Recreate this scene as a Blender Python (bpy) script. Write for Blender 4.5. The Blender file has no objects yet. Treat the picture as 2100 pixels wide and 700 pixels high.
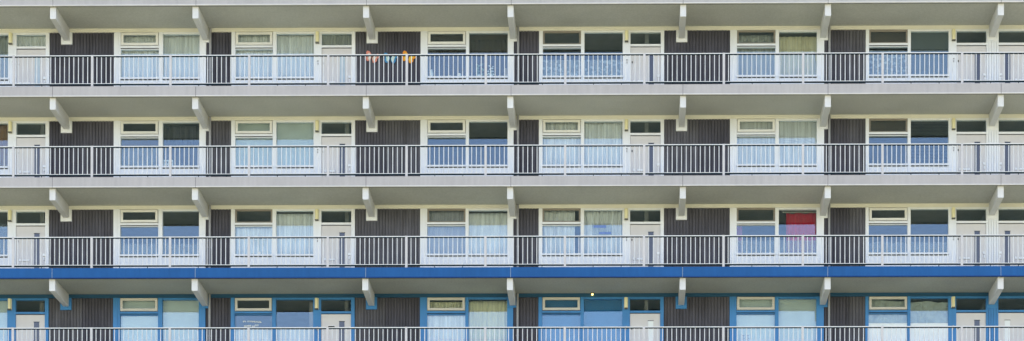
import bpy, bmesh, math, random
from mathutils import Matrix, Vector
random.seed(7)
SC = bpy.context.scene
COL = SC.collection

# ------------------------------------------------------------------ camera
cam_d = bpy.data.cameras.new('camera'); cam = bpy.data.objects.new('camera', cam_d); COL.objects.link(cam)
CX, CZ, CD, F, PX, PY, YAW, PIT, ROL = -0.3986, -25.7666, 58.3318, 3904.5946, 1234.87, 1895.4165, 0.0126, 0.0039, 0.0021
def _rot():
    r = Vector((1,0,0)); f = Vector((0,1,0)); u = Vector((0,0,1))
    c, s = math.cos(YAW), math.sin(YAW); r, f = c*r+s*f, -s*r+c*f
    c, s = math.cos(PIT), math.sin(PIT); f, u = c*f+s*u, -s*f+c*u
    c, s = math.cos(ROL), math.sin(ROL); r, u = c*r+s*u, -s*r+c*u
    return r, f, u
r_, f_, u_ = _rot()
cam.matrix_world = Matrix(((r_.x, u_.x, -f_.x, CX), (r_.y, u_.y, -f_.y, -CD), (r_.z, u_.z, -f_.z, CZ), (0,0,0,1)))
cam_d.sensor_width = 36; cam_d.lens = F*36/2100
cam_d.shift_x = (1050-PX)/2100; cam_d.shift_y = (PY-350)/2100
cam_d.clip_end = 2000; cam_d.clip_start = 0.5
SC.camera = cam

# ------------------------------------------------------------------ world, sun, exposure
SUN_EL, SUN_AZ = math.radians(60), math.radians(20)     # sun stands behind the building: the gallery side is in open shade
w = bpy.data.worlds.new('World'); SC.world = w; w.use_nodes = True
nt = w.node_tree; bg = nt.nodes['Background']
sky = nt.nodes.new('ShaderNodeTexSky'); sky.sky_type = 'NISHITA'; sky.sun_disc = False
sky.sun_elevation = SUN_EL; sky.sun_rotation = SUN_AZ
sky.air_density = 1.0; sky.dust_density = 2.0; sky.ozone_density = 1.0
nt.links.new(sky.outputs[0], bg.inputs[0]); bg.inputs[1].default_value = 0.15
sd = bpy.data.lights.new('sun', 'SUN'); sd.energy = 5.0; sd.angle = math.radians(0.5); sd.color = (1, .95, .86)
so = bpy.data.objects.new('sun', sd); COL.objects.link(so)
sdir = Vector((math.sin(SUN_AZ)*math.cos(SUN_EL), math.cos(SUN_AZ)*math.cos(SUN_EL), math.sin(SUN_EL)))
so.rotation_euler = sdir.to_track_quat('Z', 'Y').to_euler(); so.location = (0, 60, 60)
SC.view_settings.view_transform = 'Standard'; SC.view_settings.look = 'None'
SC.view_settings.gamma = 1; SC.view_settings.use_curve_mapping = False
SC.view_settings.exposure = 2.08
SC.view_settings.use_white_balance = True        # the camera's white balance for open shade
SC.view_settings.white_balance_temperature = 7800; SC.view_settings.white_balance_tint = 18

# ------------------------------------------------------------------ helpers
class MB:
    """collects solids into one mesh"""
    def __init__(s): s.v = []; s.f = []
    def box(s, x0, x1, y0, y1, z0, z1):
        b = len(s.v)
        for z in (z0, z1):
            s.v += [(x0,y0,z), (x1,y0,z), (x1,y1,z), (x0,y1,z)]
        s.f += [tuple(b+i for i in q) for q in ((0,3,2,1),(4,5,6,7),(0,1,5,4),(1,2,6,5),(2,3,7,6),(3,0,4,7))]
        return s
    def prism(s, pts, y0, y1):        # outline in x,z extruded along y
        b = len(s.v); n = len(pts)
        s.v += [(x, y0, z) for x, z in pts] + [(x, y1, z) for x, z in pts]
        s.f += [tuple(b+i for i in range(n)), tuple(b+n+i for i in reversed(range(n)))]
        s.f += [(b+(i+1)%n, b+i, b+n+i, b+n+(i+1)%n) for i in range(n)]
        return s
    def profile(s, pts, z0, z1):      # outline in x,y extruded along z
        b = len(s.v); n = len(pts)
        s.v += [(x, y, z0) for x, y in pts] + [(x, y, z1) for x, y in pts]
        s.f += [tuple(b+i for i in range(n)), tuple(b+n+i for i in reversed(range(n)))]
        s.f += [(b+i, b+(i+1)%n, b+n+(i+1)%n, b+n+i) for i in range(n)]
        return s
    def cyl(s, x, y, z0, z1, r0, r1=None, n=12):
        r1 = r0 if r1 is None else r1
        b = len(s.v)
        for z, r in ((z0, r0), (z1, r1)):
            s.v += [(x+r*math.cos(2*math.pi*i/n), y+r*math.sin(2*math.pi*i/n), z) for i in range(n)]
        s.f += [tuple(b+n-1-i for i in range(n)), tuple(b+n+i for i in range(n))]
        s.f += [(b+i, b+(i+1)%n, b+n+(i+1)%n, b+n+i) for i in range(n)]
        return s
    def lathe(s, x, y, prof, n=14):
        b = len(s.v)
        for r, z in prof:
            s.v += [(x+r*math.cos(2*math.pi*i/n), y+r*math.sin(2*math.pi*i/n), z) for i in range(n)]
        for k in range(len(prof)-1):
            s.f += [(b+k*n+i, b+k*n+(i+1)%n, b+(k+1)*n+(i+1)%n, b+(k+1)*n+i) for i in range(n)]
        s.f += [tuple(b+n-1-i for i in range(n)), tuple(b+(len(prof)-1)*n+i for i in range(n))]
        return s
    def ball(s, c, r, n=10, m=6, sq=(1,1,1)):
        b = len(s.v)
        for j in range(m+1):
            t = math.pi*j/m
            for i in range(n):
                a = 2*math.pi*i/n
                s.v.append((c[0]+sq[0]*r*math.sin(t)*math.cos(a), c[1]+sq[1]*r*math.sin(t)*math.sin(a), c[2]-sq[2]*r*math.cos(t)))
        for j in range(m):
            s.f += [(b+j*n+i, b+j*n+(i+1)%n, b+(j+1)*n+(i+1)%n, b+(j+1)*n+i) for i in range(n)]
        return s
    def quad(s, a, b_, c, d):
        b = len(s.v); s.v += [a, b_, c, d]; s.f.append((b, b+1, b+2, b+3)); return s
    def build(s, name, m, parent=None, smooth=False, label=None):
        me = bpy.data.meshes.new(name); me.from_pydata(s.v, [], s.f); me.validate()
        bm = bmesh.new(); bm.from_mesh(me); bmesh.ops.recalc_face_normals(bm, faces=bm.faces); bm.to_mesh(me); bm.free()
        if smooth:
            for p in me.polygons: p.use_smooth = True
        me.materials.append(m)
        o = bpy.data.objects.new(name, me); COL.objects.link(o)
        if parent: o.parent = parent
        if label: o['label'] = label
        return o

def empty(name, loc, label, cat, group=None):
    o = bpy.data.objects.new(name, None); COL.objects.link(o); o.location = loc; o.empty_display_size = .1
    o['label'] = label; o['category'] = cat
    if group: o['group'] = group
    return o
def tag(o, label, cat, group=None):
    o['label'] = label; o['category'] = cat
    if group: o['group'] = group
    return o
def relocate(o, loc):               # give a single-mesh thing a sensible origin
    v = Vector(loc); o.data.transform(Matrix.Translation(-v)); o.location = v
    return o
def copy_tree(o):
    c = o.copy(); COL.objects.link(c)
    for ch in list(o.children):
        d = ch.copy(); COL.objects.link(d); d.parent = c
    return c

# ------------------------------------------------------------------ materials
def mat(name, col, rough=.6, var=.08, scale=3.0, streak=0, bump=0, metal=0, spec=.5, var2=0, scale2=40):
    m = bpy.data.materials.new(name); m.use_nodes = True
    n = m.node_tree.nodes; L = m.node_tree.links; p = n['Principled BSDF']
    p.inputs['Roughness'].default_value = rough; p.inputs['Metallic'].default_value = metal
    p.inputs['Specular IOR Level'].default_value = spec
    geo = n.new('ShaderNodeNewGeometry')
    def noise(sc, vec_scale=(1,1,1), det=4):
        mp = n.new('ShaderNodeMapping'); mp.inputs['Scale'].default_value = vec_scale
        L.new(geo.outputs['Position'], mp.inputs['Vector'])
        t = n.new('ShaderNodeTexNoise'); t.inputs['Scale'].default_value = sc; t.inputs['Detail'].default_value = det
        L.new(mp.outputs[0], t.inputs['Vector']); return t.outputs['Fac']
    cur = None
    def mul(sock_in, fac, amt, lo=.3, hi=.7):
        mr = n.new('ShaderNodeMapRange'); mr.inputs['From Min'].default_value = lo; mr.inputs['From Max'].default_value = hi
        mr.inputs['To Min'].default_value = 1-amt; mr.inputs['To Max'].default_value = 1+amt
        L.new(fac, mr.inputs['Value'])
        vm = n.new('ShaderNodeVectorMath'); vm.operation = 'SCALE'
        if sock_in is None: vm.inputs[0].default_value = col
        else: L.new(sock_in, vm.inputs[0])
        L.new(mr.outputs[0], vm.inputs['Scale']); return vm.outputs[0]
    cur = mul(None, noise(scale), var)
    if streak: cur = mul(cur, noise(2.2, (3.5, 1, .35), 5), streak)
    if var2: cur = mul(cur, noise(scale2), var2)
    L.new(cur, p.inputs['Base Color'])
    if bump:
        b = n.new('ShaderNodeBump'); b.inputs['Strength'].default_value = bump; b.inputs['Distance'].default_value = .01
        L.new(noise(60), b.inputs['Height']); L.new(b.outputs[0], p.inputs['Normal'])
    return m

def fabric(name, col, transl=.25, var=.08, pattern=None, streaks=0, see=0.0):
    m = bpy.data.materials.new(name); m.use_nodes = True
    n = m.node_tree.nodes; L = m.node_tree.links; n.remove(n['Principled BSDF'])
    out = n['Material Output']; d = n.new('ShaderNodeBsdfDiffuse'); t = n.new('ShaderNodeBsdfTranslucent'); mx = n.new('ShaderNodeMixShader')
    geo = n.new('ShaderNodeNewGeometry')
    mp = n.new('ShaderNodeMapping'); mp.inputs['Scale'].default_value = (14, 1, .4) if streaks else (2, 2, 2)
    L.new(geo.outputs['Position'], mp.inputs['Vector'])
    tx = n.new('ShaderNodeTexNoise'); tx.inputs['Scale'].default_value = 1.6; tx.inputs['Detail'].default_value = 3
    L.new(mp.outputs[0], tx.inputs['Vector'])
    mr = n.new('ShaderNodeMapRange'); a = streaks or var
    mr.inputs['From Min'].default_value = .3; mr.inputs['From Max'].default_value = .7
    mr.inputs['To Min'].default_value = 1-a; mr.inputs['To Max'].default_value = 1+a
    L.new(tx.outputs['Fac'], mr.inputs['Value'])
    vm = n.new('ShaderNodeVectorMath'); vm.operation = 'SCALE'; vm.inputs[0].default_value = col
    L.new(mr.outputs[0], vm.inputs['Scale']); cs = vm.outputs[0]
    L.new(cs, d.inputs['Color']); L.new(cs, t.inputs['Color']); mx.inputs[0].default_value = transl
    L.new(d.outputs[0], mx.inputs[1]); L.new(t.outputs[0], mx.inputs[2]); sh = mx.outputs[0]
    if pattern == 'lace' or see:
        tr = n.new('ShaderNodeBsdfTransparent'); m2 = n.new('ShaderNodeMixShader')
        L.new(sh, m2.inputs[1]); L.new(tr.outputs[0], m2.inputs[2]); m2.inputs[0].default_value = see
        if pattern == 'lace':
            v = n.new('ShaderNodeTexVoronoi'); v.inputs['Scale'].default_value = 9; L.new(geo.outputs['Position'], v.inputs['Vector'])
            r2 = n.new('ShaderNodeMapRange'); r2.inputs['From Min'].default_value = .25; r2.inputs['From Max'].default_value = .5
            r2.inputs['To Min'].default_value = max(0, see-.25); r2.inputs['To Max'].default_value = min(1, see+.25)
            L.new(v.outputs['Distance'], r2.inputs['Value']); L.new(r2.outputs[0], m2.inputs[0])
        sh = m2.outputs[0]
    L.new(sh, out.inputs['Surface'])
    return m

def glass(name, r0=.105, tint=(.93,.96,.95)):
    m = bpy.data.materials.new(name); m.use_nodes = True
    n = m.node_tree.nodes; L = m.node_tree.links; n.remove(n['Principled BSDF'])
    out = n['Material Output']; g = n.new('ShaderNodeBsdfGlossy'); t = n.new('ShaderNodeBsdfTransparent'); mx = n.new('ShaderNodeMixShader')
    g.inputs['Roughness'].default_value = 0.0; g.inputs['Color'].default_value = (.60,.82,1,1); t.inputs['Color'].default_value = (*tint, 1)
    lw = n.new('ShaderNodeLayerWeight'); lw.inputs['Blend'].default_value = .5
    pw = n.new('ShaderNodeMath'); pw.operation = 'POWER'; pw.inputs[1].default_value = 5; L.new(lw.outputs['Facing'], pw.inputs[0])
    ma = n.new('ShaderNodeMath'); ma.operation = 'MULTIPLY_ADD'; ma.inputs[1].default_value = 1-r0; ma.inputs[2].default_value = r0
    L.new(pw.outputs[0], ma.inputs[0]); L.new(ma.outputs[0], mx.inputs[0])
    L.new(t.outputs[0], mx.inputs[1]); L.new(g.outputs[0], mx.inputs[2]); L.new(mx.outputs[0], out.inputs['Surface'])
    return m

M = dict(
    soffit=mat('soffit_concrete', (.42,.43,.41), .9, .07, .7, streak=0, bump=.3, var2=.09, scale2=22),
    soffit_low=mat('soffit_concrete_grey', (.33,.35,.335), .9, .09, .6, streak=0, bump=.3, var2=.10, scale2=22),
    fascia=mat('fascia_paint', (.40,.385,.395), .8, .06, .8, streak=.055, var2=.05, spec=.3),
    fascia_blue=mat('blue_fascia_paint', (.004,.088,.27), .7, .08, .8, streak=.06, var2=.05, spec=.2),
    lip=mat('drip_edge_light', (.60,.59,.59), .7, .05), lip_blue=mat('drip_edge_blue', (.006,.06,.22), .7, .05, spec=.2), sash=mat('sash_paint', (.71,.715,.70), .5, .04), sash_shade=mat('sash_painted_shade', (.24,.22,.20), .6, .06), blue_head=mat('blue_header_paint', (.014,.085,.17), .6, .06, spec=.3),
    joint=mat('joint_sealant', (.10,.10,.11), .9, .1), joint_light=mat('joint_sealant_light', (.35,.42,.5), .9, .1),
    white=mat('white_frame_paint', (.75,.78,.83), .45, .025, 1.5, streak=.03),
    beam=mat('beam_paint', (.60,.61,.62), .7, .04, 2, streak=.03, var2=.03),
    cream=mat('cream_trim_paint', (.74,.73,.66), .5, .03),
    blue=mat('blue_frame_paint', (.02,.20,.48), .5, .08, 1.5, streak=.06),
    beige=mat('beige_sash_paint', (.54,.53,.50), .5, .04),
    door=mat('door_paint', (.61,.595,.61), .5, .03, 1.2, streak=.02),
    panel_a=mat('ribbed_cladding_brown', (.078,.078,.098), .85, .12, 1.5, streak=.22, var2=.12, spec=.25),
    panel_b=mat('ribbed_cladding_grey', (.093,.094,.113), .85, .12, 1.5, streak=.22, var2=.12, spec=.25),
    panel_c=mat('ribbed_cladding_dark', (.066,.066,.085), .85, .12, 1.5, streak=.22, var2=.12, spec=.25),
    pipe=mat('drainpipe_grey', (.30,.31,.34), .5, .08, 2),
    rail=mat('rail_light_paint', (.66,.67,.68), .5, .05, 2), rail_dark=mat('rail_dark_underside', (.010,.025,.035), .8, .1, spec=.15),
    post=mat('galvanised_post', (.50,.49,.50), .45, .06, 3), bal=mat('baluster_paint', (.58,.60,.62), .5, .12, 3),
    lamp=mat('lamp_plastic', (.76,.71,.45), .4, .05), lamp_base=mat('lamp_base', (.12,.12,.10), .6, .05),
    gap=mat('dark_parts_and_shade', (.02,.025,.03), .8, .05), metal=mat('door_metal', (.75,.77,.8), .3, .02),
    slit=mat('door_slit_glass', (.03,.035,.06), .08, .05, spec=1.0), slit_light=mat('door_slit_curtained', (.42,.52,.60), .3, .05),
    slit_white=mat('door_slit_white', (.75,.80,.82), .4, .03),
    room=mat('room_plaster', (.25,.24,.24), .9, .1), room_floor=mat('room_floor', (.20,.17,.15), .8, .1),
    mass=mat('building_mass', (.35,.34,.33), .9, .1),
    grass=mat('grass_ground', (.145,.16,.105), .95, .3, .15, var2=.2, scale2=6),
    glass=glass('window_glass'),
    net=fabric('net_white', (.83,.82,.83), .14, streaks=.2), net_warm=fabric('net_cream', (.80,.75,.55), .15, streaks=.15),
    net_grey=fabric('net_grey', (.42,.42,.40), .2, streaks=.2), net_lilac=fabric('net_lilac', (.44,.43,.48), .2, streaks=.15),
    pale=fabric('pale_blind', (.70,.77,.76), .2, .04), film=fabric('pale_film', (.74,.82,.82), .2, .03),
    beigec=fabric('beige_curtain', (.70,.62,.43), .1, streaks=.15), browng=fabric('brown_dark_curtain', (.085,.07,.06), .2, streaks=.25),
    brownr=fabric('brown_blind', (.10,.075,.06), .2, .1), orange=fabric('rust_curtain', (.30,.15,.07), .2, streaks=.2),
    darknet=fabric('dark_sheer', (.10,.10,.115), .3, streaks=.45, see=.15), slate=fabric('slate_blind', (.115,.135,.14), .1, .04),
    black=fabric('black_blind', (.02,.022,.025), .1, .1), lace=fabric('lace_white', (.55,.60,.62), .3, pattern='lace', see=.35),
    sheer=fabric('sheer_pale', (.5,.55,.6), .3, see=.68), red=fabric('red_curtain', (.62,.012,.04), .2, streaks=.15),
    pink=fabric('pink_curtain', (.45,.12,.22), .3, .1), bluep=fabric('blue_panel', (.03,.20,.44), .1, .04),
    sheet=fabric('crumpled_sheet', (.56,.60,.56), .2, .12), board=fabric('white_board', (.80,.88,.94), .05, .02),
    pinkbeige=fabric('pinkish_curtain', (.36,.32,.29), .2, streaks=.1),
    ceramic=mat('white_ceramic', (.75,.76,.74), .3, .02), leaf=mat('pale_leaf', (.25,.36,.24), .6, .15), tan=mat('tan_ceramic', (.40,.30,.20), .5, .1),
    petal=mat('white_petal', (.82,.83,.80), .6, .03), paper=mat('paper', (.62,.68,.70), .7, .03), ink=mat('blue_print', (.03,.05,.34), .6, .05),
    greyink=mat('grey_print', (.28,.26,.32), .7, .05),
    bf_pink=mat('butterfly_pink', (.65,.22,.17), .5, .1), bf_cream=mat('butterfly_cream', (.62,.50,.42), .5, .05),
    bf_blue=mat('butterfly_blue', (.01,.20,.42), .5, .1), bf_pale=mat('butterfly_pale_blue', (.40,.58,.55), .5, .05),
    bf_or=mat('butterfly_orange', (.80,.27,.005), .5, .1), bf_yel=mat('butterfly_yellow', (.75,.48,.04), .5, .05),
)
em = bpy.data.materials.new('lit_bulb'); em.use_nodes = True
e_ = em.node_tree.nodes['Principled BSDF']; e_.inputs['Emission Color'].default_value = (1, .8, .22, 1); e_.inputs['Emission Strength'].default_value = 1.2
M['bulb'] = em

# ------------------------------------------------------------------ dimensions
W = 1.5                       # depth of the galleries: the flat fronts stand at y = 1.5
H = 2.8
S = [2.71 - H*i for i in range(5)]      # underside of each gallery slab
XL, XR = -24.6, 16.2
ROWN = ['on the top gallery', 'on the second gallery from the top', 'on the gallery above the blue fascia', 'on the bottom gallery with blue frames']
GROUND = -27.4

# ground
g = MB(); g.quad((-400,-400,GROUND), (400,-400,GROUND), (400,400,GROUND), (-400,400,GROUND))
go = g.build('ground', M['grass']); go['kind'] = 'structure'

# building: one thing, everything fixed to it is a part
B = bpy.data.objects.new('apartment_building', None); COL.objects.link(B)
tag(B, 'long grey white apartment block with open access galleries and one blue fascia band', 'building')
def part(mb, name, m, label=None, smooth=False): return mb.build(name, M[m] if isinstance(m, str) else m, B, smooth, label)

# mass above, below and behind the rooms (it keeps the sun off the gallery side)
part(MB().box(-40, 40, W+.35, W+12, GROUND, S[4]-.02), 'wall', 'mass')
part(MB().box(-40, 40, W+5.2, W+12, S[4]+.0, S[0]), 'wall', 'mass')
part(MB().box(-40, 40, W+.12, W+12, S[0]+.3, S[0]+4.5), 'wall', 'mass')
for a, b in ((-40, XL-.05), (XR+.05, 40)):
    part(MB().box(a, b, W+.05, W+5.15, S[4], S[0]), 'wall', 'mass')
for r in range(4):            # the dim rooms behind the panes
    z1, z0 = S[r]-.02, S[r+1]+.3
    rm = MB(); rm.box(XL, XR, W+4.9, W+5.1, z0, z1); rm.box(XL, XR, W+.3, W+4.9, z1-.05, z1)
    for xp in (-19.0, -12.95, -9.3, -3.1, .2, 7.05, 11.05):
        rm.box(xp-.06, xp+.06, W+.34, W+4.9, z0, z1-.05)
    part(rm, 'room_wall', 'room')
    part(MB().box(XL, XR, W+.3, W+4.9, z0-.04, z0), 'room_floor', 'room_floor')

# slabs
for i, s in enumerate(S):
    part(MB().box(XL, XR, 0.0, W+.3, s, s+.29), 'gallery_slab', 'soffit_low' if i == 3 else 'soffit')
# fascia panels between the joints over the beams
JX = [XL, -18.103, -13.686, -8.435, -3.983, 1.29, 5.731, 11.019, XR]
for i, s in enumerate(S):
    bl = (i == 3)
    for k in range(len(JX)-1):
        a, b = JX[k]+.007, JX[k+1]-.007
        f = MB().box(a, b, -.05, -.002, s-.018+.03, s+.295)
        fo = part(f, 'fascia_panel', 'fascia_blue' if bl else 'fascia', 'blue painted fascia' if bl else None)
        li = MB().box(a, b, -.062, -.002, s-.018, s+.010).build('drip_edge', M['lip_blue' if bl else 'lip'], fo)
    gv = MB().box(XL, XR, .0, .035, s-.014, s-.0008); part(gv, 'shadow_gap_strip', 'gap')  # solid dark strip painted as the shadow gap behind the drip edge
    jm = MB()
    for x in JX[1:-1]: jm.box(x-.006, x+.006, -.046, -.004, s-.01, s+.29)
    part(jm, 'joint_seal', 'joint_light' if bl else 'joint')

# beams
BX = [-18.218, -13.815, -8.552, -4.102, 1.205, 5.646, 10.936]
BXX = [-23.5] + BX + [15.36]
BW, BD = .183, .375
def beam(x, s):
    m = MB(); b = .012
    m.prism([(x, s), (x+BW, s), (x+BW, s-BD+b), (x+BW-b, s-BD), (x+b, s-BD), (x, s-BD+b)], .045, W+.02)
    return part(m, 'beam', 'beam')
for r in range(4):
    for x in BXX: beam(x, S[r]-.001)

# ---- flats' fronts -------------------------------------------------
WINS = [(-22.62,-22.50,-21.28,-21.18,-19.988,-19.787), (-16.633,-16.417,-15.212,-15.081,-13.923,-13.715), (-12.912,-12.789,-11.601,-11.486,-10.307,-10.068),
        (-6.934,-6.713,-5.504,-5.404,-4.186,-3.997), (-3.198,-3.081,-1.877,-1.770,-.563,-.327), (2.817,3.032,4.242,4.354,5.543,5.773),
        (7.078,7.181,8.395,8.491,9.679,9.917), (12.42,12.66,13.86,13.95,15.15,15.27)]
DOORS = [(-19.787,-19.725,-18.797,-18.681,1), (-10.068,-10.060,-9.110,-8.997,1), (-.327,-.320,.634,.743,1), (9.917,9.924,10.860,10.861,1), (11.245,11.246,12.190,12.42,-1)]
PANELS = [(XL,-23.6,-22.62), (-18.681,-17.62,-16.633), (-13.715,None,-12.912), (-8.997,-8.04,-6.934), (-3.997,None,-3.198), (.743,1.83,2.817), (5.773,6.56,7.078), (15.27,None,XR)]
DIM = {(0,4),(0,5),(0,6),(1,6),(2,2),(2,3),(2,4),(2,5)}      # vents whose inner sash has its shade painted into the colour
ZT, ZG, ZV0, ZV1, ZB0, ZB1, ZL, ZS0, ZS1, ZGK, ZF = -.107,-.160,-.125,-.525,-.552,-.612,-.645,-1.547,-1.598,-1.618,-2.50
def window(r, k):
    s = S[r]; c = 'blue' if r == 3 else 'white'
    a, g0, m0, m1, g1, b = WINS[k]
    f = MB(); f.box(a, g0, W, W+.12, s+ZF, s+ZT); f.box(m0, m1, W, W+.12, s+ZF, s+ZT); f.box(g1, b, W, W+.12, s+ZF, s+ZT)
    f.box(m1, g1, W+.015, W+.12, s+ZG, s+ZT)
    f.box(g0, m0, W-.03, W+.12, s+ZB1, s+ZB0); f.box(g0, m0, W+.02, W+.12, s+ZL, s+ZB1-.012)
    # groove lines on the posts
    if g0-a > .15: f.box(a+.075, a+.14, W-.012, W-.0005, s+ZF, s+ZT)
    wo = part(f, 'window', c, 'blue painted window frame' if r == 3 else None)
    # top hung sash
    dim = (r, k) in DIM
    vm = 'beige' if r == 3 else ('sash_shade' if dim else 'sash')
    v = MB(); x0, x1, z0, z1, t = g0+.015, m0-.015, s+ZV1, s+ZV0, .075
    ya, yb = W-.022, W+.03
    if dim: x0, x1, z0, z1, t, ya, yb = g0+.001, m0-.001, s+ZB0+.001, s+ZT-.001, .055, W+.03, W+.07
    v.box(x0, x1, ya, yb, z0, z0+t); v.box(x0, x1, ya, yb, z1-t, z1); v.box(x0, x0+t, ya, yb, z0+t, z1-t); v.box(x1-t, x1, ya, yb, z0+t, z1-t)
    v.build('vent_sash', M[vm], wo, label='beige top hung sash in the blue frame' if r == 3 else ('inner vent sash with painted shade' if dim else None))
    MB().box(g0, m0, W+.0, W+.018, s+ZB1-.012, s+ZB1-.001).build('gap_shade_strip', M['gap'], wo)
    MB().box(x0+t-.01, x1-t+.01, ya+.022, ya+.03, z0+t-.01, z1-t+.01).build('pane', M['glass'], wo)
    MB().box(g0-.01, m0+.01, W+.06, W+.068, s+ZS1, s+ZL+.01).build('pane', M['glass'], wo)
    MB().box(m1-.01, g1+.01, W+.06, W+.068, s+ZS1, s+ZG+.01).build('pane', M['glass'], wo)
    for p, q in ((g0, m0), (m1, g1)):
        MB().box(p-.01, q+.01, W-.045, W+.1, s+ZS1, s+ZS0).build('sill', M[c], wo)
        MB().box(p, q, W-.012, W+.1, s+ZGK, s+ZS1-.001).build('gap_shade_strip', M['gap'], wo)  # dark strip for the gap, with the sill's underside shadow painted in
        MB().box(p, q, W+.01, W+.1, s+ZF, s+ZGK-.001).build('spandrel', M[c], wo)
    return wo
SLIT = {(0,0):'slit_light', (0,1):'slit_light', (3,2):'slit_white', (3,4):'slit_white'}
def door(r, k):
    s = S[r]; c = 'blue' if r == 3 else 'white'
    a, d0, d1, b, h = DOORS[k]
    f = MB(); f.box(a-.0, d0, W, W+.12, s+ZF, s+ZT) if d0-a > .002 else None
    if b-d1 > .002: f.box(d1, b, W, W+.12, s+ZF, s+ZT)
    f.box(d0, d1, W+.01, W+.12, s-.165, s+ZT); f.box(d0, d1, W-.01, W+.12, s-.61, s-.545)
    lo = part(MB().box(d0+.004, d1-.004, W+.035, W+.08, s+ZF, s-.628), 'door', 'door')
    f.build('door_frame', M[c], lo); 
    MB().box(d0, d1, W+.05, W+.058, s-.56, s-.155).build('fanlight', M['glass'], lo)
    MB().box(d0, d1, W+.03, W+.034, s-.627, s-.6105).build('gap_shade_strip', M['gap'], lo)
    wd = d1-d0
    fx = (lambda t, w_: (d0+t, d0+t+w_)) if h == 1 else (lambda t, w_: (d1-t-w_, d1-t))
    x0, x1 = fx(.575, .165); mn = SLIT.get((r, k), 'slit')
    MB().box(x0, x1, W+.028, W+.04, s-2.35, s-.86).build('glass_slit', M[mn], lo, label='pale curtained door slit' if mn != 'slit' else None)
    e = MB(); e.box(x0-.012, x1+.012, W+.022, W+.034, s-.86, s-.845); e.build('slit_head', M['gap'], lo)
    x0, x1 = fx(.85, .07); xm = (x0+x1)/2
    hd = MB(); hd.box(x0-.005, x1+.005, W+.0, W+.034, s-1.575, s-1.50); hd.box(xm-.018, xm+.018, W+.005, W+.034, s-1.70, s-1.61); hd.build('handle', M['metal'], lo)
    x0, x1 = fx(.09, .34)
    MB().box(x0, x0+.07, W+.012, W+.034, s-1.735, s-1.665).build('lock_plate', M['metal'], lo)
    MB().box(x0+.13, x1, W+.008, W+.034, s-1.735, s-1.68).build('letterbox', M['metal'], lo)
    x0, x1 = fx(.045, .03)
    MB().box(x0, x1, W+.02, W+.034, s-1.13, s-1.07).build('door_viewer', M['gap'], lo)
    return lo
def ribbed(x0, x1, z0, z1, m):
    p = MB(); pitch = .095; n = max(1, round((x1-x0)/pitch)); pt = (x1-x0)/n
    out = []
    for i in range(n):
        a = x0+i*pt
        out += [(a, W+.05), (a+.018, W+.05), (a+.024, W+.028), (a+pt-.006, W+.028)]
    out += [(x1, W+.05), (x1, W+.10), (x0, W+.10)]
    p.profile(out, z0, z1)
    return part(p, 'cladding_panel', m)
TONE = ['panel_a','panel_b','panel_c']
for r in range(4):
    s = S[r]; c = 'blue' if r == 3 else 'white'; hc = 'blue_head' if r == 3 else 'cream'
    for k in range(len(WINS)): window(r, k)
    for k in range(len(DOORS)): door(r, k)
    rr = random.Random(r*11+3)
    for k, (a, m_, b) in enumerate(PANELS):
        edges = [a, b] if m_ is None else [a, m_, b]
        t0 = rr.randrange(3)
        for q in range(len(edges)-1):
            tn = TONE[(t0+q*(1 if rr.random() < .5 else 0)) % 3]
            if k == 6 and r >= 2: tn = ['panel_c','panel_b'][q]
            ribbed(edges[q]+.0015, edges[q+1]-.0015, s+ZF, s+ZT, tn)
    # header trim in two steps, cut where the beams go in
    cuts = []
    for x in BXX: cuts += [(x-.002, x+BW+.002)]
    x = XL; hm = MB(); hm2 = MB()
    for (p, q) in cuts + [(XR, XR)]:
        if p > x: hm.box(x, p, W-.03, W+.10, s-.052, s-.0015); hm2.box(x, p, W-.012, W+.10, s+ZT+.001, s-.053)
        x = q
    ho = part(hm2, 'header_trim', 'blue_head' if r == 3 else 'cream'); hm.build('ceiling_moulding', M[hc], ho)
    # white boxes round the beam ends
    for i, x in enumerate(BXX):
        c0, c1 = x-.085, x+BW+.08
        if i in (2, 4, 6): c0, c1 = (-13.90,-13.607) if i == 2 else ((-4.17,-3.889) if i == 4 else (5.56,5.893))
        if i == 7: c0, c1 = x-.05, x+BW+.10
        bx = MB(); z1 = s-.053; z0 = s-.485 if i % 2 else s-.44
        if i in (2, 4, 6):
            bx.box(c0+.02, x-.001, W-.015, W+.02, z0, z1-.056) if False else None
            bx.box(x-.001-.03, c1, W-.02, W+.026, z0, s-BD-.002); bx.box(x+BW+.001, c1, W-.02, W+.026, s-BD-.001, s+ZT)
        else:
            bx.box(c0, c1, W-.02, W+.026, z0, s-BD-.002); bx.box(c0, x-.001, W-.02, W+.026, s-BD-.0015, s+ZT); bx.box(x+BW+.001, c1, W-.02, W+.026, s-BD-.0015, s+ZT)
        part(bx, 'beam_surround', c)
    # broad grooved post between the two right hand doors
    gp = MB(); xx = 10.8615
    for a, b, y in ((10.8615, 10.93, W+.0), (10.93, 10.94, W+.03), (10.94, 11.01, W-.005), (11.01, 11.02, W+.03), (11.02, 11.09, W-.005), (11.09, 11.10, W+.03), (11.10, 11.17, W-.005), (11.17,11.18, W+.03), (11.18,11.2445, W+.0)):
        gp.box(a, b-.0005, y, W+.12, s+ZF, s+ZT)
    part(gp, 'door_post', c)
    # bells on the lamp posts
    for x in (-19.83, -10.17, -.43, 9.83):
        part(MB().box(x-.02, x+.02, W-.03, W-.001, s-1.06, s-1.03).box(x-.012, x+.012, W-.03, W-.001, s-1.15, s-1.10), 'doorbell', 'pipe')

# drainpipes running down through the galleries
for x in (-13.571, -3.854, 5.934):
    p = MB().cyl(x, W-.045, S[4]-1, S[0]+.0, .036)
    for s in S[:4]: p.cyl(x, W-.045, s-1.35, s-1.31, .045)
    part(p, 'drainpipe', 'pipe', smooth=False)

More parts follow.
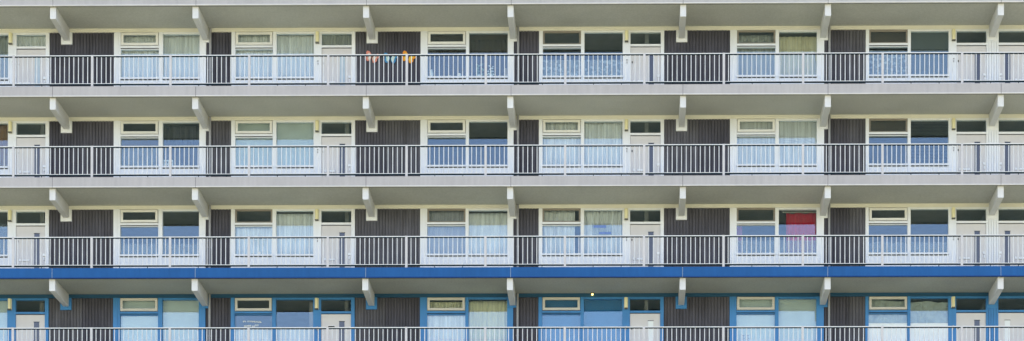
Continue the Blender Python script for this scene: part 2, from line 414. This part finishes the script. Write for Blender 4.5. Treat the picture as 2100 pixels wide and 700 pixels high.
# ------------------------------------------------------------------ wall lamps
RNS = ['top gallery', 'second gallery', 'third gallery', 'bottom gallery']
LX = [-19.897, -10.188, -.4415, 9.825]
LW = ['beside the leftmost door', 'beside the second door from the left', 'beside the middle door', 'left of the paired doors at the right']
lp = empty('wall_lamp', (0,0,0), '', 'lamp', 'wall lamps beside the front doors')
MB().box(-.062, .062, -.018, 0, -.18, .18).build('mounting_plate', M['cream'], lp)
lm = MB(); lm.profile([(-.05,-.018),(-.05,-.07),(-.03,-.095),(.03,-.095),(.05,-.07),(.05,-.018)], -.155, .165); lm.build('lamp_shade', M['lamp'], lp)
MB().box(-.054, .054, -.098, -.018, -.185, -.156).build('end_cap', M['lamp_base'], lp)
for r in range(4):
    for i, x in enumerate(LX):
        o = lp if (r == 0 and i == 0) else copy_tree(lp)
        o.location = (x, W-.014, S[r]-.318); o['label'] = f'pale yellow box wall lamp {LW[i]}, {RNS[r]}'

# ------------------------------------------------------------------ railings
PXS = [-21.76, -19.331, -16.902, -14.480, -12.051, -9.615, -7.196, -4.764, -2.320, .106, 2.545, 4.974, 7.408, 9.839, 12.27]
def shift(o, dx=0, dz=0): o.location = (dx, 0, dz)
rl = empty('gallery_railing', (0,0,0), '', 'railing', 'steel railing sections along the galleries')
PIT_ = 2.43
# local origin: left post at the top of the slab edge
pm = MB(); pm.prism([(-.036,-.04),(-.015,-.075),(.015,-.075),(.036,-.04),(.036,.985),(-.036,.985)], -.018, .02); pm.build('post', M['post'], rl)
th = MB().box(.037, PIT_-.037, -.02, .03, .952, .977); th.build('handrail', M['rail'], rl)
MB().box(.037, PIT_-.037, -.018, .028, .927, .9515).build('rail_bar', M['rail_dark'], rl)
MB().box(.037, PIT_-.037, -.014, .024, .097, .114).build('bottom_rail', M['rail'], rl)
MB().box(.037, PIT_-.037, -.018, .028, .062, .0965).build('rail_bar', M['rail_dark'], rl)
bme = MB().box(-.011, .011, -.006, .014, .1145, .9265).build('baluster', M['bal'], rl)
bme.location.x = PIT_/17
for j in range(2, 17):
    q = bme.copy(); COL.objects.link(q); q.parent = rl; q.location.x = PIT_*j/17
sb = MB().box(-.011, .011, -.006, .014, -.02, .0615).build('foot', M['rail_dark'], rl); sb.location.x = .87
sb2 = sb.copy(); COL.objects.link(sb2); sb2.parent = rl; sb2.location.x = 1.73
def behind(x0, x1, r):
    xm = []
    for (a, b, n) in [(-24.6,-22.6,'far left cladding'),(-18.68,-16.63,'the first dark panel'),(-9.0,-6.93,'the second dark panel' if r else 'the metal butterflies'),(.74,2.82,'the third dark panel'),(5.77,7.08,'the right drainpipe'),
                      (-13.7,-12.9,'the left drainpipe'),(-4.0,-3.2,'the middle drainpipe'),
                      (-19.73,-18.8,'the leftmost door'),(-10.06,-9.11,'the second door'),(-.32,.63,'the middle door'),(9.92,12.19,'the paired doors'),
                      (-22.6,-20.0,'the window cut by the left edge'),(-16.4,-13.92,'the first full window'),(-12.79,-10.3,'the second full window'),(-6.71,-4.19,'the third full window'),(-3.08,-.56,'the fourth full window'),(3.03,5.54,'the fifth full window'),(7.18,9.68,'the sixth full window')]:
        ov = min(b, x1)-max(a, x0)
        if ov > .25: xm.append((ov, n))
    xm.sort(reverse=True)
    return ' and '.join(n for _, n in xm[:2])
RN = ['top gallery', 'second gallery', 'third gallery', 'bottom gallery']
for r in range(4):
    for i, x in enumerate(PXS[:-1]):
        o = rl if (r == 0 and i == 0) else copy_tree(rl)
        w_ = PXS[i+1]-x
        o.location = (x, .03, S[r+1]+.305); o.scale = (w_/PIT_, 1, 1)
        o['label'] = f'{RN[r]} railing before {behind(x, x+w_, r)}'
        o['group'] = 'steel railing sections along the galleries'

for r in range(4):            # one more section at each end, so the galleries do not stop at the picture's edge
    for x, where in ((PXS[0]-2.43, 'left end, past the window cut by the edge'), (PXS[-1], 'right end, past the paired doors')):
        o = copy_tree(rl); o.location = (x, .03, S[r+1]+.305); o.scale = (1, 1, 1)
        o['label'] = f'{RN[r]} railing at the far {where}'; o['group'] = 'steel railing sections along the galleries'

# ------------------------------------------------------------------ curtains and blinds
YC = W+.17
def folds(name, x0, x1, z0, z1, m, amp=.03, wl=.12, y=YC, seed=0, droop=0):
    rd = random.Random(seed); b = MB(); n = max(8, int((x1-x0)/.018)); ph = rd.random()*6
    zs = [z1-(z1-z0)*t for t in (0, .08, .4, .7, 1)]
    amps = (.35, .6, .9, 1, 1.1)
    wob = [rd.uniform(-1, 1) for _ in range(40)]
    pts = []
    for i in range(n+1):
        t = i/n; x = x0+(x1-x0)*t
        u = (x-x0)/wl; k = int(u) % 39; fr = u-int(u)
        j = wob[k]*(1-fr)+wob[k+1]*fr
        ya = math.sin(2*math.pi*u+ph+1.3*j)*(.75+.35*j)
        for z, am in zip(zs, amps):
            b.v.append((x, y+amp*am*ya, z - (droop*math.sin(math.pi*((u*.5) % 1)) if z == z1 else 0)))
    for i in range(n):
        for q in range(4):
            b.f.append((i*5+q, (i+1)*5+q, (i+1)*5+q+1, i*5+q+1))
    # a 2 mm back sheet gives the cloth a thickness
    o = b.build(name, M[m], None, True)
    return o
def thick(o, t=.003):
    md = o.modifiers.new('cloth', 'SOLIDIFY'); md.thickness = t; return o
def flat(name, x0, x1, z0, z1, m, y=YC-.03):
    b = MB(); b.box(x0, x1, y, y+.004, z0, z1); b.box(x0, x1, y-.006, y+.012, z0-.0, z0+.025)
    return b.build(name, M[m])
def vslats(name, x0, x1, z0, z1, m, y=YC-.02, pitch=.09, ang=.6, seed=0):
    b = MB(); rd = random.Random(seed); x = x0
    while x < x1-.02:
        a = ang+rd.uniform(-.12, .12); wd = min(pitch*1.12, x1-x); dx, dy = wd*math.cos(a*.5), wd*math.sin(a*.5)
        b.profile([(x, y), (x+dx, y+dy), (x+dx, y+dy+.003), (x, y+.003)], z0, z1); x += pitch
    b.box(x0, x1, y-.01, y+.05, z1, z1+.03)
    return b.build(name, M[m])
def venet(name, x0, x1, z0, z1, m, y=YC-.02):
    b = MB(); z = z0
    while z < z1:
        b.v += [(x0, y, z), (x1, y, z), (x1, y+.03, z+.03), (x0, y+.03, z+.03), (x0, y, z+.003), (x1, y, z+.003), (x1, y+.03, z+.033), (x0, y+.03, z+.033)]
        n = len(b.v)-8; b.f += [tuple(n+i for i in q) for q in ((0,3,2,1),(4,5,6,7),(0,1,5,4),(1,2,6,5),(2,3,7,6),(3,0,4,7))]; z += .045
    return b.build(name, M[m])
def crumple(name, x0, x1, z0, z1, m, y=YC-.02, seed=0):
    rd = random.Random(seed); b = MB(); nx, nz = int((x1-x0)/.06), int((z1-z0)/.06)
    cr = [(rd.uniform(x0, x1), rd.uniform(z0, z1), rd.uniform(-1.2, 1.2), rd.uniform(.01, .03)) for _ in range(26)]
    for i in range(nx+1):
        for j in range(nz+1):
            x = x0+(x1-x0)*i/nx; z = z0+(z1-z0)*j/nz; d = 0
            for (cx, cz, a, h) in cr:
                u = (x-cx)*math.cos(a)+(z-cz)*math.sin(a)
                if math.hypot(x-cx, z-cz) < .8: d += h*max(0, 1-abs(u)/.09)
            zz = z-(.05*abs(math.sin(x*2.1)) if j == nz else 0)
            b.v.append((x, y+d, zz))
    for i in range(nx):
        for j in range(nz): b.f.append((i*(nz+1)+j, (i+1)*(nz+1)+j, (i+1)*(nz+1)+j+1, i*(nz+1)+j+1))
    return b.build(name, M[m], None, False)
BOT = -1.60
def C(r, k, side, kind, m, label, cat='curtain', top=-.13, bot=BOT, x=None, **kw):
    a, g0, m0, m1, g1, b = WINS[k]; s = S[r]
    x0, x1 = {'L': (g0-.03, m0+.02), 'R': (m1-.02, g1+.03), 'B': (g0-.03, g1+.03)}[side]
    if x: x0, x1 = x
    nm = {'folds':'curtain', 'flat':'window_blind', 'slats':'window_blind', 'venet':'window_blind', 'crumple':'plastic_sheet'}[kind]
    sd_ = r*100+k*10+ord(side[0])
    if kind == 'folds': o = thick(folds(nm, x0, x1, s+bot, s+top, m, seed=sd_, **kw))
    elif kind == 'flat': o = flat(nm, x0, x1, s+bot, s+top, m, **kw)
    elif kind == 'slats': o = vslats(nm, x0, x1, s+bot, s+top, m, seed=sd_, **kw)
    elif kind == 'venet': o = venet(nm, x0, x1, s+bot, s+top, m, **kw)
    else: o = thick(crumple(nm, x0, x1, s+bot, s+top, m, seed=sd_))
    relocate(o, ((x0+x1)/2, YC, s+bot))
    tag(o, label, cat)
    return o
T1, T2, T3, T4 = 'top gallery', 'second gallery', 'third gallery', 'bottom gallery'
# top gallery
C(0,0,'R','folds','net_grey', f'grey brown curtain in the window cut by the left edge, {T1}', top=-.16)
C(0,1,'B','folds','net', f'pale net curtain in the first full window, {T1}', amp=.018)
C(0,2,'B','folds','net', f'pale finely pleated net curtain in second full window, {T1}', wl=.09, amp=.025)
C(0,3,'B','folds','browng', f'dark brown pleated curtain behind vases, third full window, {T1}', top=-.30, wl=.14)
C(0,3,'B','flat','brownr', f'brown pelmet cloth above the dark pleats, third full window, {T1}', 'blind', top=-.14, bot=-.29, y=YC+.03)
C(0,4,'B','folds','lace', f'white lace half curtain under dark upper glass, {T1}', top=-.95, amp=.012)
C(0,5,'L','folds','net_grey', f'dull brown pleats beside the beige curtain, fifth full window, {T1}', top=-.2, wl=.15)
C(0,5,'R','folds','beigec', f'beige pleated curtain with dark header, {T1}', top=-.25, wl=.17, amp=.04)
C(0,6,'R','flat','slate', f'slate grey roller blind in right pane, {T1}', 'blind')
C(0,6,'L','flat','brownr', f'dark brown roller blind at the top of sixth full window, {T1}', 'blind', bot=-.60)
C(0,6,'L','folds','lace', f'dim lace curtain below a brown blind, sixth full window, {T1}', top=-.66, amp=.01, y=YC+.05)
# second gallery
C(1,0,'R','folds','orange', f'rust orange curtain at the left edge, {T2}', top=-.16, wl=.16)
C(1,1,'R','folds','darknet', f'dark sheer curtain with streaky folds, {T2}', top=-.2, wl=.17)
C(1,1,'L','flat','brownr', f'dark brown blind pulled a third down, first full window, {T2}', 'blind', top=-.58, bot=-.86)
C(1,1,'L','folds','sheer', f'thin bluish sheer curtain under a dark blind, {T2}', top=-.88, amp=.02)
C(1,2,'B','slats','pale', f'pale vertical slat blind in second full window, {T2}', 'blind')
C(1,4,'B','folds','net', f'white pleated net across the fourth full window, {T2}', wl=.11, amp=.03)
C(1,5,'B','slats','net', f'cream vertical slat blind in fifth full window, {T2}', 'blind', pitch=.1)
C(1,6,'R','venet','black', f'black venetian blind with horizontal slats, {T2}', 'blind')
C(1,6,'L','flat','brownr', f'brown roller blind behind the vent, sixth full window, {T2}', 'blind', bot=-.56)
# gallery above the blue fascia
C(2,0,'R','folds','sheer', f'faint sheer curtain in the window at the left edge, {T3}', top=-.5)
C(2,1,'B','folds','sheer', f'low sheer half curtain in the first full window, {T3}', top=-1.14, amp=.015)
C(2,2,'L','folds','net', f'pale blue white net behind the orchid, {T3}', top=-.63, amp=.02)
C(2,2,'R','folds','net', f'grey green pleated net right of the orchid pane, {T3}', top=-.2, wl=.12)
C(2,3,'L','folds','net_lilac', f'lilac tinted net in left half of third full window, {T3}', amp=.02)
C(2,3,'R','folds','net', f'softly pleated pale net in right half of third full window, {T3}', top=-.2, wl=.15)
C(2,4,'L','folds','net', f'white pleated curtain stopping short of the mullion, {T3}', x=(-3.11,-2.06), wl=.15, amp=.07)
C(2,4,'R','folds','net', f'white pleated curtain behind the blue and white notice, {T3}', wl=.15, amp=.07)
C(2,5,'R','folds','red', f'deep red curtain in fifth full window, {T3}', x=(4.60,5.56), top=-.21, wl=.2, amp=.04, droop=.03)
C(2,5,'L','folds','pink', f'narrow pink curtain at the left side of the red curtain window, {T3}', x=(3.0,3.22), top=-.6, wl=.1)
C(2,5,'B','folds','sheer', f'low sheer half curtain in front of the red curtain, {T3}', top=-1.1, amp=.01, y=YC-.06)
C(2,6,'B','folds','sheer', f'low sheer half curtain under dark glass, sixth full window, {T3}', top=-1.14, amp=.015)
# bottom gallery
C(3,0,'R','flat','film', f'pale flat blind at the left edge, {T4}', 'blind')
C(3,1,'L','flat','film', f'pale flat blind behind left half of first full window, {T4}', 'blind')
C(3,1,'R','flat','pale', f'pale flat blind behind right half of first full window, {T4}', 'blind')
C(3,2,'B','folds','net', f'light blue half curtain under white window lettering, {T4}', top=-1.06, wl=.14, amp=.03)
C(3,2,'R','folds','pinkbeige', f'narrow pinkish curtain at right side of the lettered window, {T4}', x=(-10.45,-10.29), top=-.2, bot=-1.05, wl=.07, amp=.02)
C(3,3,'L','folds','net_warm', f'cream curtain behind the vent of third full window, {T4}', top=-.2, bot=-.60, wl=.1)
C(3,3,'L','folds','net', f'white net below the cream curtain, third full window, {T4}', top=-.63, wl=.16, y=YC-.03)
C(3,3,'R','folds','net_warm', f'cream yellow pleated curtain in right half, {T4}', top=-.18, wl=.11)
C(3,4,'L','flat','bluep', f'blue flat blind in left half beside the middle door, {T4}', 'blind')
C(3,4,'R','flat','bluep', f'blue flat blind in right half beside the middle door, {T4}', 'blind')
C(3,5,'L','flat','film', f'pale flat blind with a printed notice, fifth full window, {T4}', 'blind')
C(3,5,'R','flat','pale', f'plain pale flat blind in right half of fifth full window, {T4}', 'blind')
C(3,6,'L','crumple','sheet', f'crumpled pale sheet behind the vent of sixth full window, {T4}', 'sheet', top=-.16, bot=-.93)
C(3,6,'R','crumple','sheet', f'crumpled pale sheet in right pane of sixth full window, {T4}', 'sheet', top=-.2, bot=-.93)
for (nm_, sd2) in (('L', 'left'), ('R', 'right')):
    o = C(3,6,nm_,'flat','board', f'bright white board below the crumpled sheet, {sd2} half, {T4}', 'board', top=-.94, bot=-1.54, x=((7.186,8.39) if nm_ == 'L' else (8.496,9.674)), y=YC); o.name = 'white_board'; o.location.y = W+.045
# nets behind the two left fanlights of the top gallery
for (d, lab) in ((0, f'pale net behind the leftmost fanlight, {T1}'), (1, f'dark pleated net behind the second fanlight, {T1}')):
    a, d0, d1, b, h = DOORS[d]
    o = thick(folds('curtain', d0-.02, d1+.02, S[0]-.6, S[0]-.14, 'net' if d == 0 else 'net_grey', wl=.1, seed=d+5))
    relocate(o, ((d0+d1)/2, YC, S[0]-.6)); tag(o, lab, 'curtain')

# ------------------------------------------------------------------ small things
# curtain rod of the red curtain
ro = MB()
ro.box(4.52, 5.56, YC-.015, YC+.0, S[2]-.205, S[2]-.19); ro.ball((4.51, YC-.007, S[2]-.197), .02); 
o = ro.build('curtain_rod', M['cream']); relocate(o, (5.04, YC, S[2]-.2)); tag(o, 'pale curtain rod above the red curtain', 'curtain rod')

# butterflies
def butterfly(x, z, rot, outer, inner, label):
    t = empty('metal_butterfly', (x, W+.0, z), label, 'ornament', 'metal butterflies on the dark wall')
    for s_ in (-1, 1):
        fw = [(s_*.012,.0),(s_*.05,.07),(s_*.12,.125),(s_*.185,.12),(s_*.20,.06),(s_*.17,-.0),(s_*.10,-.04),(s_*.02,-.03)]
        hw = [(s_*.012,-.032),(s_*.09,-.045),(s_*.155,-.02),(s_*.165,-.08),(s_*.12,-.15),(s_*.07,-.155),(s_*.02,-.08)]
        if s_ < 0: fw.reverse(); hw.reverse()
        MB().prism(fw, -.012, -.006).build('forewing', M[outer], t); MB().prism(hw, -.010, -.004).build('hindwing', M[outer], t)
        p2 = [(s_*.02,-.02),(s_*.05,.045),(s_*.11,.085),(s_*.14,.05),(s_*.12,-.0),(s_*.10,-.10),(s_*.07,-.12),(s_*.03,-.07)]
        if s_ < 0: p2.reverse()
        MB().prism(p2, -.018, -.0125).build('wing_patch', M[inner], t)
    b = MB().ball((0,-.012,-.02), .016, sq=(.8,.8,4)); b.build('body', M['gap'], t, True)
    t.rotation_euler = (0, rot, 0); t.scale = (1.12, 1, 1.12)
butterfly(-8.46, 1.80, math.radians(18), 'bf_pink', 'bf_cream', 'pink and cream metal butterfly, left one of three on the dark wall')
butterfly(-7.885, 1.765, math.radians(6), 'bf_blue', 'bf_pale', 'blue metal butterfly, middle one of three on the dark wall')
butterfly(-7.31, 1.79, math.radians(20), 'bf_or', 'bf_yel', 'orange and yellow metal butterfly behind a railing post')

YS = W+.125      # sill line just behind the panes
def sz(r): return S[r]+ZS0-.02
def lat(name, x, r, prof, m, label, cat):
    o = MB().lathe(x, YS, [(a, sz(r)+b) for a, b in prof], 14).build(name, M[m], None, True)
    relocate(o, (x, YS, sz(r))); tag(o, label, cat); return o
lat('vase', -6.60, 0, [(.045,0),(.06,.05),(.06,.17),(.045,.24),(.03,.27),(.04,.29)], 'ceramic', 'tall white vase at left end of the sill with dark curtains', 'vase')
lat('bowl', -6.24, 0, [(.03,0),(.05,.03),(.06,.06),(.058,.065)], 'pipe', 'small grey bowl next to the tall white vase on top gallery sill', 'bowl')
lat('cup', -6.03, 0, [(.03,0),(.045,.05),(.05,.09)], 'ceramic', 'small white cup in middle of the left sill, top gallery', 'cup')
lat('flower_pot', -5.72, 0, [(.04,0),(.06,.08),(.065,.15),(.07,.155)], 'ceramic', 'white flower pot near the mullion, dark curtained window', 'pot')
lat('bowl', -4.45, 0, [(.03,0),(.06,.05),(.05,.09)], 'ceramic', 'low white bowl near right end of dark curtained sill', 'bowl')
lat('vase', -4.25, 0, [(.03,0),(.045,.1),(.04,.25),(.03,.33)], 'tan', 'slim tan vase at right end of dark curtained sill', 'vase')
def plant(x, r, h, sp, pot, label, seed=1, lm='leaf', nl=26):
    t = empty('potted_plant', (x, YS, sz(r)), label, 'plant')
    MB().lathe(0, 0, [(.035,0),(.05,.06),(.058,.11),(.06,.115)], 12).build('pot', M[pot], t, True)
    rd = random.Random(seed); lf = MB(); st = MB()
    for i in range(nl):
        a = rd.uniform(0, 6.28); rr = sp*rd.uniform(.1, 1); z = rd.uniform(.12, h); L_ = rd.uniform(.03, .06)
        cx, cy = rr*math.cos(a), .25*rr*math.sin(a)
        tl = rd.uniform(-.8, .8)
        lf.quad((cx-L_*.5, cy, z), (cx, cy+.012, z-L_*.4), (cx+L_*.6, cy, z+L_*tl*.4), (cx, cy-.012, z+L_*.5))
        if i % 4 == 0: st.profile([(cx-.004, cy-.004), (cx+.004, cy-.004), (cx+.004, cy+.004), (cx-.004, cy+.004)], .1, z)
    lf.build('leaves', M[lm], t); st.build('stem', M['leaf'], t)
plant(-5.10, 0, .48, .15, 'ceramic', 'pale leafy plant right of the mullion behind dark curtained glass', 3)
plant(-4.72, 0, .42, .13, 'ceramic', 'dense pale plant in a white pot behind a railing post', 9, 'petal', 20)
# lattice planter, second gallery
lt = MB(); x0, x1, z0 = -15.07, -14.78, sz(1)
lt.box(x0, x1, YS-.02, YS+.05, z0, z0+.03); lt.box(x0, x1, YS-.02, YS+.05, z0+.23, z0+.26)
for i in range(5):
    x = x0+(x1-x0-.02)*i/4; lt.box(x, x+.02, YS-.018, YS+.045, z0+.03, z0+.23)
lt.box(x0, x1, YS-.016, YS-.0, z0+.12, z0+.145)
o = lt.build('lattice_planter', M['ceramic']); relocate(o, (-14.92, YS, z0)); tag(o, 'white lattice planter on the sill of the dark sheer curtain window', 'planter')
# orchid
t = empty('potted_orchid', (-12.02, YS-.02, sz(2)), 'white orchid in front of the pale blue white net', 'plant')
MB().lathe(0, 0, [(.04,0),(.055,.08),(.06,.13)], 12).build('pot', M['ceramic'], t, True)
MB().cyl(0, 0, .12, .62, .006).cyl(-.09, 0, .3, .62, .004).cyl(.12, 0, .3, .60, .004).build('stem', M['leaf'], t)
pb = MB(); rd = random.Random(4)
for (cx, cz) in ((-.19,.57),(-.14,.62),(-.09,.64),(-.04,.60),(-.12,.54),(.08,.60),(.13,.62),(.18,.58),(.14,.54)):
    pb.ball((cx, 0, cz), .036, 8, 5, (1.1, .35, 1))
pb.build('blossoms', M['petal'], t, True)
# notice with blue bars
t = empty('window_notice', (-1.25, W+.055, S[2]-.95), 'blue and white notice stuck in the curtained window above the blue fascia', 'notice')
t.location = (0, 0, 0)
s = S[2]
MB().box(-1.52, -.88, W+.075, W+.079, s-1.02, s-.58).build('paper', M['sheer'], t)
MB().box(-1.47, -1.08, W+.071, W+.0745, s-.70, s-.62).build('blue_print', M['ink'], t)
MB().box(-1.30, -.92, W+.071, W+.0745, s-.90, s-.835).build('blue_print', M['ink'], t)
# white lettering on glass (illegible strokes), bottom gallery
s = S[3]; lt = MB(); rd = random.Random(8); x = -12.53; i = 0
while x < -11.97:
    w_ = rd.uniform(.018, .032); zt = s-.822-.02*((x+12.53)/.56)**4
    if i != 3:
        lt.box(x, x+.008, W+.052, W+.058, zt-.045, zt)
        lt.box(x+.009, x+w_, W+.052, W+.058, zt-.045+(.03 if rd.random() < .5 else 0), zt-.03+(.03 if rd.random() < .5 else 0))
    x += w_+.008; i += 1
for (a, b, zc) in ((-12.50,-12.42,-.965),(-12.40,-12.28,-.955),(-12.25,-12.18,-.975),(-12.16,-12.04,-.94)):
    x = a
    while x < b:
        lt.box(x, x+.011, W+.052, W+.058, s+zc-.06, s+zc); lt.box(x+.0115, x+.027, W+.052, W+.058, s+zc-rd.choice((.015,.06)), s+zc-.0+(-.03 if rd.random() < .3 else 0)) if False else lt.box(x+.0115, x+.027, W+.052, W+.058, s+zc-.02, s+zc-.006)
        x += .032
o = lt.build('window_lettering', M['petal']); relocate(o, (-12.25, W+.05, s-.9)); tag(o, 'white lettering stuck on the glass above the light blue half curtain', 'sticker')
# printed notice, bottom gallery
t = empty('paper_notice', (3.32, W+.08, S[3]-1.45), 'pale notice with grey print in fifth full window of the bottom gallery', 'notice')
MB().box(-.16, .16, 0, .003, -.08, .19).build('paper', M['paper'], t)
gm = MB()
for cx in (-.075, .06):
    for j in range(5): gm.box(cx-.05, cx+.05-.02*(j % 2), -.003, -.0005, .13-j*.045, .155-j*.045)
gm.build('grey_print', M['greyink'], t)
# the small lit lamp on the ceiling edge
t = empty('ceiling_spotlight', (-1.50, W-.06, S[3]-.0), 'small lit spotlight under the ceiling above the blue blinds', 'lamp')
MB().cyl(0, 0, -.03, 0, .045, .05, 14).build('lamp_housing', M['lamp_base'], t)
MB().ball((0, 0, -.045), .032).build('bulb', M['bulb'], t, True)
# dark clip on the bottom railing by the second door
t = empty('rail_clip', (-9.57, .0, S[4]+.305+.985), 'small black clip on the handrail before the second door, bottom gallery', 'clip')
MB().box(-.02, .17, -.012, .028, .0, .025).build('bar', M['gap'], t); MB().box(-.03, .19, -.014, .03, .0255, .04).build('cover', M['rail'], t)
